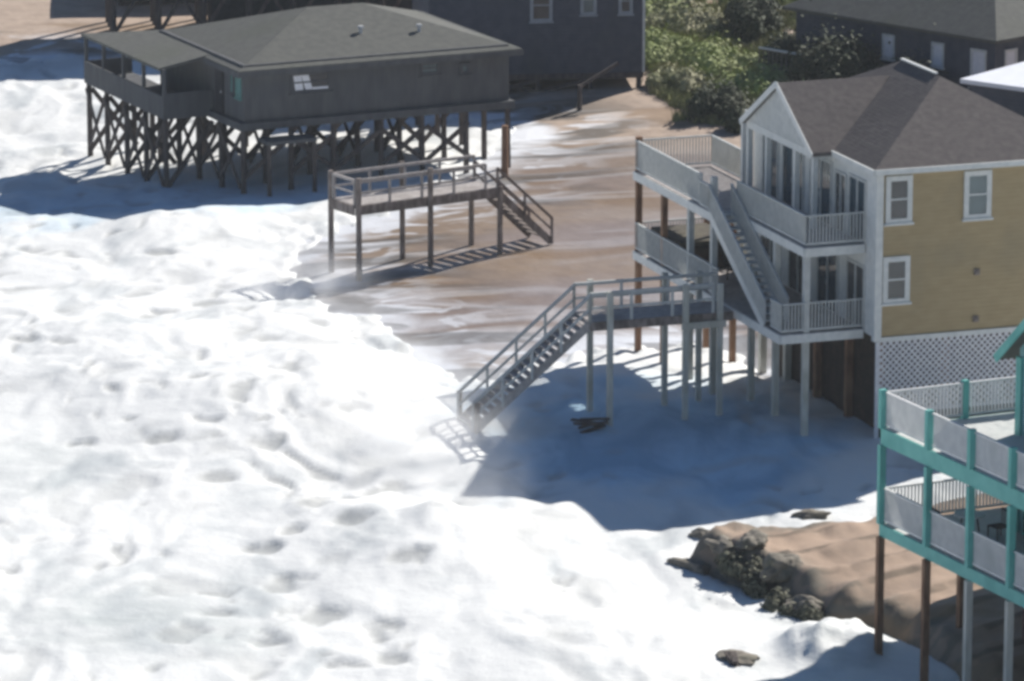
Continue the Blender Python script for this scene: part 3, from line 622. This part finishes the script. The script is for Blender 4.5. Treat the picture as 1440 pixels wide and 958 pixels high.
def tdeck(u, v, z):
    c, s = math.cos(R(25)), math.sin(R(25)); return (T[0] + u*c - v*s, T[1] + u*s + v*c, z)
t = empty('patio_table', tdeck(1.7, -2.6, 4.002), 25); tag(t, 'small white topped patio table on the lower deck of the teal house', 'table')
b = MB(); b.post(0,0,.70,.75,.48,n=20,taper=1); b.build('tabletop', M['white'], t)
for a in range(4):
    x, y = .33*math.cos(R(45+90*a)), .33*math.sin(R(45+90*a)); MB().bar((x,y,0),(x*.7,y*.7,.695),.04,.04).build('leg', M['dark'], t)
for k, (u, v, rz, lb) in enumerate(((.95,-2.3,110,'dark patio chair on the teal lower deck, on the seaward side of the white table'),(2.4,-3.2,-60,'dark patio chair on the teal lower deck, between the white table and the glass doors'))):
    t = empty('patio_chair', tdeck(u, v, 4.002), rz); tag(t, lb, 'chair', 'chairs around the patio table')
    MB().box(-.26,.26,-.26,.26,.40,.44).build('seat', M['dark'], t); b = MB()
    b.box(-.26,.26,.25,.28,.85,.92); [b.box(x,x+.03,.255,.275,.46,.85) for x in (-.25,-.12,0,.11,.22)]; b.build('backrest', M['dark'], t)
    for x in (-.24,.24):
        for y in (-.24,.24): MB().box(x-.02,x+.02,y-.02,y+.02,0,.398).build('leg', M['dark'], t)

# ------------------------------------------------------------------ houses behind
def pile_house(name, org, ang, L, Dp, fl, top, label, wins=(), wall='fwall', roof=True, step=2.6, dark_under=False, vmin=0, arc=True):
    r = empty(name, (org[0], org[1], 0), ang); tag(r, label, 'house')
    MB().box(-L, 0, 0, Dp, fl, top).build('wall', M[wall], r)
    MB().box(-L-.05, .05, -.05, Dp+.05, fl-.28, fl-.004).build('floor_band', M['dpile'], r)
    us = np.arange(-L + .2, 0, step)
    for u in list(us) + [-.15]:
        for v in (.15, Dp * .33, Dp * .66, Dp - .15):
            MB().post(u, v, -1.0, fl - .285, .15).build('piling', M['dpile'], r)
    for i in range(len(us) - 1):
        b = MB(); b.bar((us[i], 0, 0), (us[i+1], 0, fl - .3), .08, .2)
        if i % 2: b.bar((us[i], .1, fl - .3), (us[i+1], .1, 0), .08, .2)
        b.build('brace', M['dpile'], r)
    if dark_under: MB().box(-L+dark_under, -.4, Dp*.3, Dp-.5, -.5, fl-.29).build('dark_enclosure', M['dark'], r)  # dark box added to paint in the shade beneath the house
    for a0, a1, z0, z1, pn in wins: window(r, 'u', 0, a0, a1, z0, z1, M[pn], M['gtrim'], t=.15)
    if roof:
        o = .5; m = Dp / 2
        vs = [(-L-o,-o,top),(o,-o,top),(o,Dp+o,top),(-L-o,Dp+o,top),(-L+m,m,top+2.2),(-m,m,top+2.2)]; lo = [(x,y,z-.15) for x,y,z in vs[:4]]
        MB().add(vs+lo, [(0,1,5,4),(1,2,5),(2,3,4,5),(3,0,4),(6,9,8,7),(0,6,7,1),(1,7,8,2),(2,8,9,3),(3,9,6,0)]).build('roof', M['shingle'], r)
    return r
p = at(903, 128)
h1 = pile_house('stilt_house', (p.x, p.y), 6, 10.6, 10, .95, 7.2, 'large slate house on low braced piers behind the roof of the surf house',
    wins=((-5.6,-4.5,3.6,5.2,'glass'),(-3.1,-2.3,3.9,5.4,'gpale'),(-1.2,-.5,3.9,5.2,'glass')), dark_under=.5)
MB().box(.003,.12,-.05,.3,0.95,7.05).build('corner_board', M['white'], h1)
p = at(148, 50)
h0 = pile_house('stilt_house', (p.x + 17.2, p.y + 3.2), 10, 17.2, 3.5, 4.2, 11.0, 'dark grey tall house on pilings at the top left, behind the covered porch', wins=((-14,-13,4,5.4,'glass'),), step=2.4, dark_under=5.5)
p = at(150, 14)
pile_house('stilt_house', (p.x + 13.5, p.y + 1.5), 6, 13, 5, .7, 3.2, 'low dark house under the shadow of the tall piled house at the top left', step=3.0, dark_under=.5)
# a post and raking brace in front of the middle house
c = at(815, 152); t = empty('braced_post', c, 0); tag(t, 'short timber post with a raking brace on the sand in front of the slate house', 'post')
MB().post(0,0,-.4,1.15,.13).build('post', M['dpile'], t); MB().bar((0,.2,1.0),(1.9,1.2,2.0),.12,.16).build('brace', M['dpile'], t)

# top right: house with grey roof
p = at(1397, 168); r = empty('cottage', (p.x, p.y, 0), 44); tag(r, 'dark walled cottage with tall white framed windows and a grey roof at the top right', 'house')
MB().box(0, 9, 0, 13, -.5, 4.0).build('wall', M['fwall'], r)
vs = [(-.5,-.5,3.95),(9.5,-.5,3.95),(9.5,13.5,3.95),(-.5,13.5,3.95),(4.5,4,6.3),(4.5,9.5,6.3)]; lo = [(x,y,z-.15) for x,y,z in vs[:4]]
MB().add(vs+lo, [(0,1,4),(1,2,5,4),(2,3,5),(3,0,4,5),(6,9,8,7),(0,6,7,1),(1,7,8,2),(2,8,9,3),(3,9,6,0)]).build('roof', M['shingle'], r)
for a0, a1, z0, z1 in ((3.2,4.0,2.1,3.3),(.5,1.5,1.4,3.3),(6.4,7.2,2.1,3.3)): window(r, 'v', 0, a0, a1, z0, z1, M['curtain'], t=.12, mull=False)
window(r, 'u', 0, .7, 1.6, 1.4, 3.3, M['curtain'], t=.12, mull=False)
MB().box(-2.4,-.01,8.0,13.4,.9,1.1).build('porch_deck', M['wood'], r)
railing(r, [(-2.35,8.1,1.1),(-2.35,13.3,1.1)], .95, M['wood'], gap=.3); MB().bar((-2.35,8.0,2.12),(-2.35,13.3,2.12),.14,.07).build('handrail', M['white'], r)
t = empty('porch_bench', Vector((p.x, p.y, 0)) + Vector((-1.3*math.cos(R(44)) - 10*math.sin(R(44)), -1.3*math.sin(R(44)) + 10*math.cos(R(44)), 1.102)), 134)
tag(t, 'small white bench on the porch of the dark cottage', 'bench')
MB().box(-.7,.7,-.2,.2,.38,.44).build('seat', M['white'], t); MB().box(-.7,.7,.2,.25,.5,.9).build('backrest', M['white'], t)
for x in (-.6,.6): MB().box(x-.04,x+.04,-.18,.18,0,.375).build('leg', M['white'], t)

# white roofed house behind the ochre one
p = at(1350, 111, 4.6); r = empty('white_roofed_house', (p.x, p.y, 0), 51); tag(r, 'low house with a bright white flat roof behind the brown roof at the right edge', 'house')
MB().box(.3, 12, -9.7, -.3, -.5, 4.39).build('wall', M['fwall'], r)
MB().slab([(0,-10,4.6),(12.3,-10,4.75),(12.3,0,4.75),(0,0,4.6)], .2).build('roof', M['wroof'], r)
MB().box(3.0,3.3,-4,-3.7,4.62,5.0).build('roof_vent', M['metal'], r)

# ------------------------------------------------------------------ vegetation
def bush(pos, rx, ry, h, n, m, label, leaf=.115, cat='bush', name='bush', group='bushes between the houses behind', seed=0):
    g = np.random.default_rng(seed + 100); r = empty(name, pos, 0); tag(r, label, cat, group)
    n = int(n * 1.7)
    k = max(6, int(rx * ry * 2.6)); cen = []
    for _ in range(k):
        a = g.random() * 2 * np.pi; q = math.sqrt(g.random()) * .78
        cen.append((rx*q*math.cos(a), ry*q*math.sin(a), h*(.22 + .40*g.random()*(1-q*.6)), .22 + .36*g.random()))
    pts = []; nr = []
    for _ in range(n):
        c = cen[g.integers(k)]; d = g.normal(size=3); d /= np.linalg.norm(d); rr = c[3] * (g.random()**.4) * (1 + .35 * g.normal() ** 2 * .5)
        nr.append(d + np.array((0, 0, .35)) + .45 * g.normal(size=3)); pts.append((c[0] + d[0]*rr*rx*.8, c[1] + d[1]*rr*ry*.8, max(.02, c[2] + d[2]*rr*h*.85)))
    P = np.array(pts); N_ = np.array(nr); a = np.cross(N_, g.normal(size=(n,3))); a /= np.linalg.norm(a, axis=1)[:,None]; b_ = np.cross(N_, a); b_ /= np.linalg.norm(b_, axis=1)[:,None]
    s = leaf * (.6 + .8 * g.random((n,1))); V = np.stack([P-a*s, P+b_*s*.6, P+a*s, P-b_*s*.6], 1).reshape(-1,3)
    me = bpy.data.meshes.new('foliage'); me.from_pydata(V.tolist(), [], [(4*i,4*i+1,4*i+2,4*i+3) for i in range(n)]); me.materials.append(m)
    o = bpy.data.objects.new('foliage', me); S.collection.objects.link(o); o.parent = r
    b = MB()
    for c in cen[:9]: b.bar((c[0]*.15, c[1]*.15, -.3), (c[0], c[1], c[2]), .07, .07)
    b.build('stem', M['bark'], r)
    return r
B = [ # px, py, rx, ry, h, n, mat, label
 (1000,168,1.5,2.6,1.8,7000,'leafd','big dark evergreen bush at the edge of the tan sand'),
 (950,125,1.4,3.0,1.1,5000,'leafo','low olive bush on the left shoulder of the big evergreen bush'),
 (1035,182,1.0,2.0,1.2,3500,'leafd','small dark bush at the sand edge behind the gable of the ochre house'),
 (1085,135,2.6,4.0,1.3,8000,'leafg','bright green bush just behind the ochre house gable'),
 (1010,100,2.6,4.0,1.2,8000,'leafg','green bush behind the big dark evergreen'),
 (925,85,1.7,5.0,1.1,6000,'leafg','green bush beside the right corner of the slate house'),
 (960,45,2.4,5.0,1.2,8000,'leafo','olive bush behind the slate house corner, at the top edge'),
 (1065,60,1.7,3.5,2.4,9000,'leafd','dark tall bush left of the cottage porch'),
 (1120,120,1.6,3.0,2.4,6000,'leafd','dark bush in front of the cottage porch'),
 (1180,140,2.4,3.5,3.3,9000,'leafd','dark spreading bush between the cottage wall and the brown roof'),
 (915,25,2.0,5.0,1.5,5000,'leafg','green bush at the top edge right of the slate house'),
 (1270,160,2.2,3.0,2.6,6000,'leafd','dark bush below the cottage windows'),
]
for i, (px, py, rx, ry, h, n, m_, lb) in enumerate(B):
    q = at(px, py); z = ground(q.x, q.y)[0]; bush((q.x, q.y, z - .1), rx, ry, h, n, M[m_], lb, seed=i)
# rough grass between the houses behind: one mass of blades
def grass():
    poly = [at(*p) for p in ((905,-60),(900,110),(940,175),(1010,190),(1060,185),(1130,160),(1240,150),(1500,140),(1600,-60))]
    g = np.random.default_rng(5); x0, x1 = min(p.x for p in poly), max(p.x for p in poly); y0, y1 = min(p.y for p in poly), max(p.y for p in poly)
    P = np.stack([x0 + (x1-x0) * g.random(150000), y0 + (y1-y0) * g.random(150000)], -1)
    ok = (signed(poly, P[:,0], P[:,1]) + 1.2 * fbm(P[:,0]*.4, P[:,1]*.2, 7, 3) > .4) & (fbm(P[:,0]*.5, P[:,1]*.25, 8, 3) > -.28); P = P[ok]; n = len(P)
    z = fields(P[:,0], P[:,1])[0]; a = g.random(n) * 2 * np.pi; h = .18 + .4 * g.random(n) * (1 + fbm(P[:,0]*.3, P[:,1]*.2, 9, 2)); w = .07
    dx, dy = np.cos(a) * w, np.sin(a) * w; lx, ly = g.normal(size=n) * .15, g.normal(size=n) * .15
    V = np.stack([np.stack([P[:,0]-dx, P[:,1]-dy, z-.03], -1), np.stack([P[:,0]+dx, P[:,1]+dy, z-.03], -1), np.stack([P[:,0]+lx, P[:,1]+ly, z+h], -1)], 1).reshape(-1, 3)
    me = bpy.data.meshes.new('grass'); me.from_pydata(V.tolist(), [], [(3*i, 3*i+1, 3*i+2) for i in range(n)]); me.materials.append(M['grass'])
    o = bpy.data.objects.new('grass', me); S.collection.objects.link(o); tag(o, 'rough olive and green grass growing between the houses behind', 'grass', kind='stuff')
M['grass'] = mat('rough_grass', (.20,.23,.09), (.26,.26,.13), rough=.8, scale=.25, spec=.2, third=((.27,.22,.14), .18, .7)); grass()
D = [(1042,800,.75,1.0,.9,2200,'salt burnt dune shrub at the seaward tip of the sand mound'),
     (1072,812,.6,.9,1.0,2200,'tallest dark clump of dune shrub on the face of the sand mound'),
     (1105,836,.75,.9,.7,2200,'dune shrub clump midway along the scarp of the sand mound'),
     (1140,852,.6,.9,.55,1600,'dune shrub clump nearest the brown piling of the teal house')]
for i, (px, py, rx, ry, h, n, lb) in enumerate(D):
    q = at(px, py); z = max(ground(q.x, q.y)); bush((q.x, q.y, z - .15), rx, ry, h, n, M['leafs'], lb, leaf=.09, cat='shrub', name='dune_shrub', group='shrubs on the sand mound', seed=50+i)

# storm debris
def debris(px, py, n, L, label, seed):
    g = random.Random(seed); q = at(px, py); z = max(ground(q.x, q.y)); r = empty('broken_planks', (q.x, q.y, z), g.uniform(0, 90)); tag(r, label, 'debris', 'storm debris')
    for k in range(n):
        a = g.uniform(-.6, .6); c = Vector((g.uniform(-.3,.3), g.uniform(-.4,.4), .05 + k*.07)); d = Vector((math.cos(a)*L/2, math.sin(a)*L/2, g.uniform(-.1,.25)))
        MB().bar(c - d, c + d, .2, .06).build('plank', M['dpile'], r)
debris(826, 600, 6, 1.1, 'dark heap of broken planks beside the walkway post foot', 1)
debris(1020, 925, 3, .8, 'flat grey planks afloat in the foam left of the teal house', 2)

# dark clods and rocks along the sand mound
import bmesh
def rock(px, py, rx, ry, h, label, seed):
    g = random.Random(seed); q = at(px, py); z = max(ground(q.x, q.y)); bm = bmesh.new(); bmesh.ops.create_icosphere(bm, subdivisions=4, radius=1)
    from mathutils import noise
    for v in bm.verts:
        n_ = noise.fractal(v.co * 1.3 + Vector((seed * 3.1, 0, 0)), 1.0, 2.0, 5); v.co *= 1 + .45 * n_; v.co = Vector((v.co.x * rx, v.co.y * ry, v.co.z * h))
    me = bpy.data.meshes.new('rock'); bm.to_mesh(me); bm.free(); me.materials.append(M['rock'])
    for p_ in me.polygons: p_.use_smooth = True
    o = bpy.data.objects.new('rock', me); S.collection.objects.link(o); o.location = (q.x, q.y, z + h * .15); o.rotation_euler = (0, 0, g.uniform(0, 3)); tag(o, label, 'rock', 'rocks around the sand mound')
M['rock'] = mat('weedy_rock', (.13,.12,.10), (.27,.24,.20), rough=.9, scale=3, bump=.06, third=((.07,.08,.05), 1.2, .7))
for i, a in enumerate([(1020,785,.5,.8,.24,'dark rounded rock at the seaward tip of the sand mound'), (1058,790,.45,.8,.26,'tall dark rock beside the dune shrubs on the mound tip'),
    (975,782,.6,.9,.3,'flat grey rock awash, furthest out from the sand mound'), (990,738,.35,.6,.2,'small dark rock in the foam above the mound tip'),
    (1142,716,.35,.6,.22,'small brown rock on the pale foam behind the sand mound'), (1100,812,.55,.8,.45,'broad weedy rock halfway along the scarp of the mound'),
    (1135,842,.5,.8,.4,'weedy rock on the scarp close to the corner piling of the teal house'), (1035,918,.5,.8,.09,'low grey rock alone in the foam left of the teal pilings')]): rock(*a, i + 1)

# air
hz = MB().box(-3100, 3100, -250, 3100, -5, 52).build('haze', None)
hm = bpy.data.materials.new('haze'); hm.use_nodes = True; hn = hm.node_tree; hn.nodes.remove(hn.nodes['Principled BSDF'])
pv = hn.nodes.new('ShaderNodeVolumePrincipled'); pv.inputs['Color'].default_value = (.85,.90,.95,1); pv.inputs['Density'].default_value = .00012
hn.links.new(pv.outputs[0], hn.nodes['Material Output'].inputs['Volume']); hz.data.materials.clear(); hz.data.materials.append(hm); tag(hz, 'thin pale sea haze over the beach', 'haze', kind='stuff')

# spray hanging over the breaking edge
def spray(px, py, L, w, h, rz, dens, seed):
    q = at(px, py); o = MB().box(-1, 1, -1, 1, -1, 1).build('spray', None); o.location = (q.x, q.y, h * .35); o.scale = (L, w, h); o.rotation_euler = (0, 0, R(rz))
    m = bpy.data.materials.new('spray'); m.use_nodes = True; n = m.node_tree.nodes; l = m.node_tree.links; n.remove(n['Principled BSDF'])
    v = n.new('ShaderNodeVolumePrincipled'); v.inputs['Color'].default_value = (.99,.99,.99,1); v.inputs['Anisotropy'].default_value = .35
    tc = n.new('ShaderNodeTexCoord'); ge = n.new('ShaderNodeNewGeometry'); ln = n.new('ShaderNodeVectorMath'); ln.operation = 'LENGTH'; l.new(tc.outputs['Object'], ln.inputs[0])
    a = n.new('ShaderNodeMapRange'); a.interpolation_type = 'SMOOTHSTEP'; a.inputs[1].default_value = 1; a.inputs[2].default_value = .1; l.new(ln.outputs['Value'], a.inputs[0])
    t = n.new('ShaderNodeTexNoise'); t.inputs['Scale'].default_value = .55; t.inputs['Detail'].default_value = 4; l.new(ge.outputs['Position'], t.inputs[0])
    b = n.new('ShaderNodeMapRange'); b.inputs[1].default_value = .42; b.inputs[2].default_value = .68; l.new(t.outputs[0], b.inputs[0])
    k = n.new('ShaderNodeMath'); k.operation = 'MULTIPLY'; l.new(a.outputs[0], k.inputs[0]); l.new(b.outputs[0], k.inputs[1])
    k2 = n.new('ShaderNodeMath'); k2.operation = 'MULTIPLY'; k2.inputs[1].default_value = dens; l.new(k.outputs[0], k2.inputs[0]); l.new(k2.outputs[0], v.inputs['Density'])
    l.new(v.outputs[0], n['Material Output'].inputs['Volume']); o.data.materials.clear(); o.data.materials.append(m); return o
tag(spray(600, 615, 4.8, 14, 1.9, 10, .38, 1), 'white spray drifting over the breaking foam edge left of the beach stairs', 'spray', kind='stuff')
tag(spray(405, 405, 4.6, 9, 1.4, 15, .35, 2), 'white spray over the surf edge in front of the timber boardwalk', 'spray', kind='stuff')
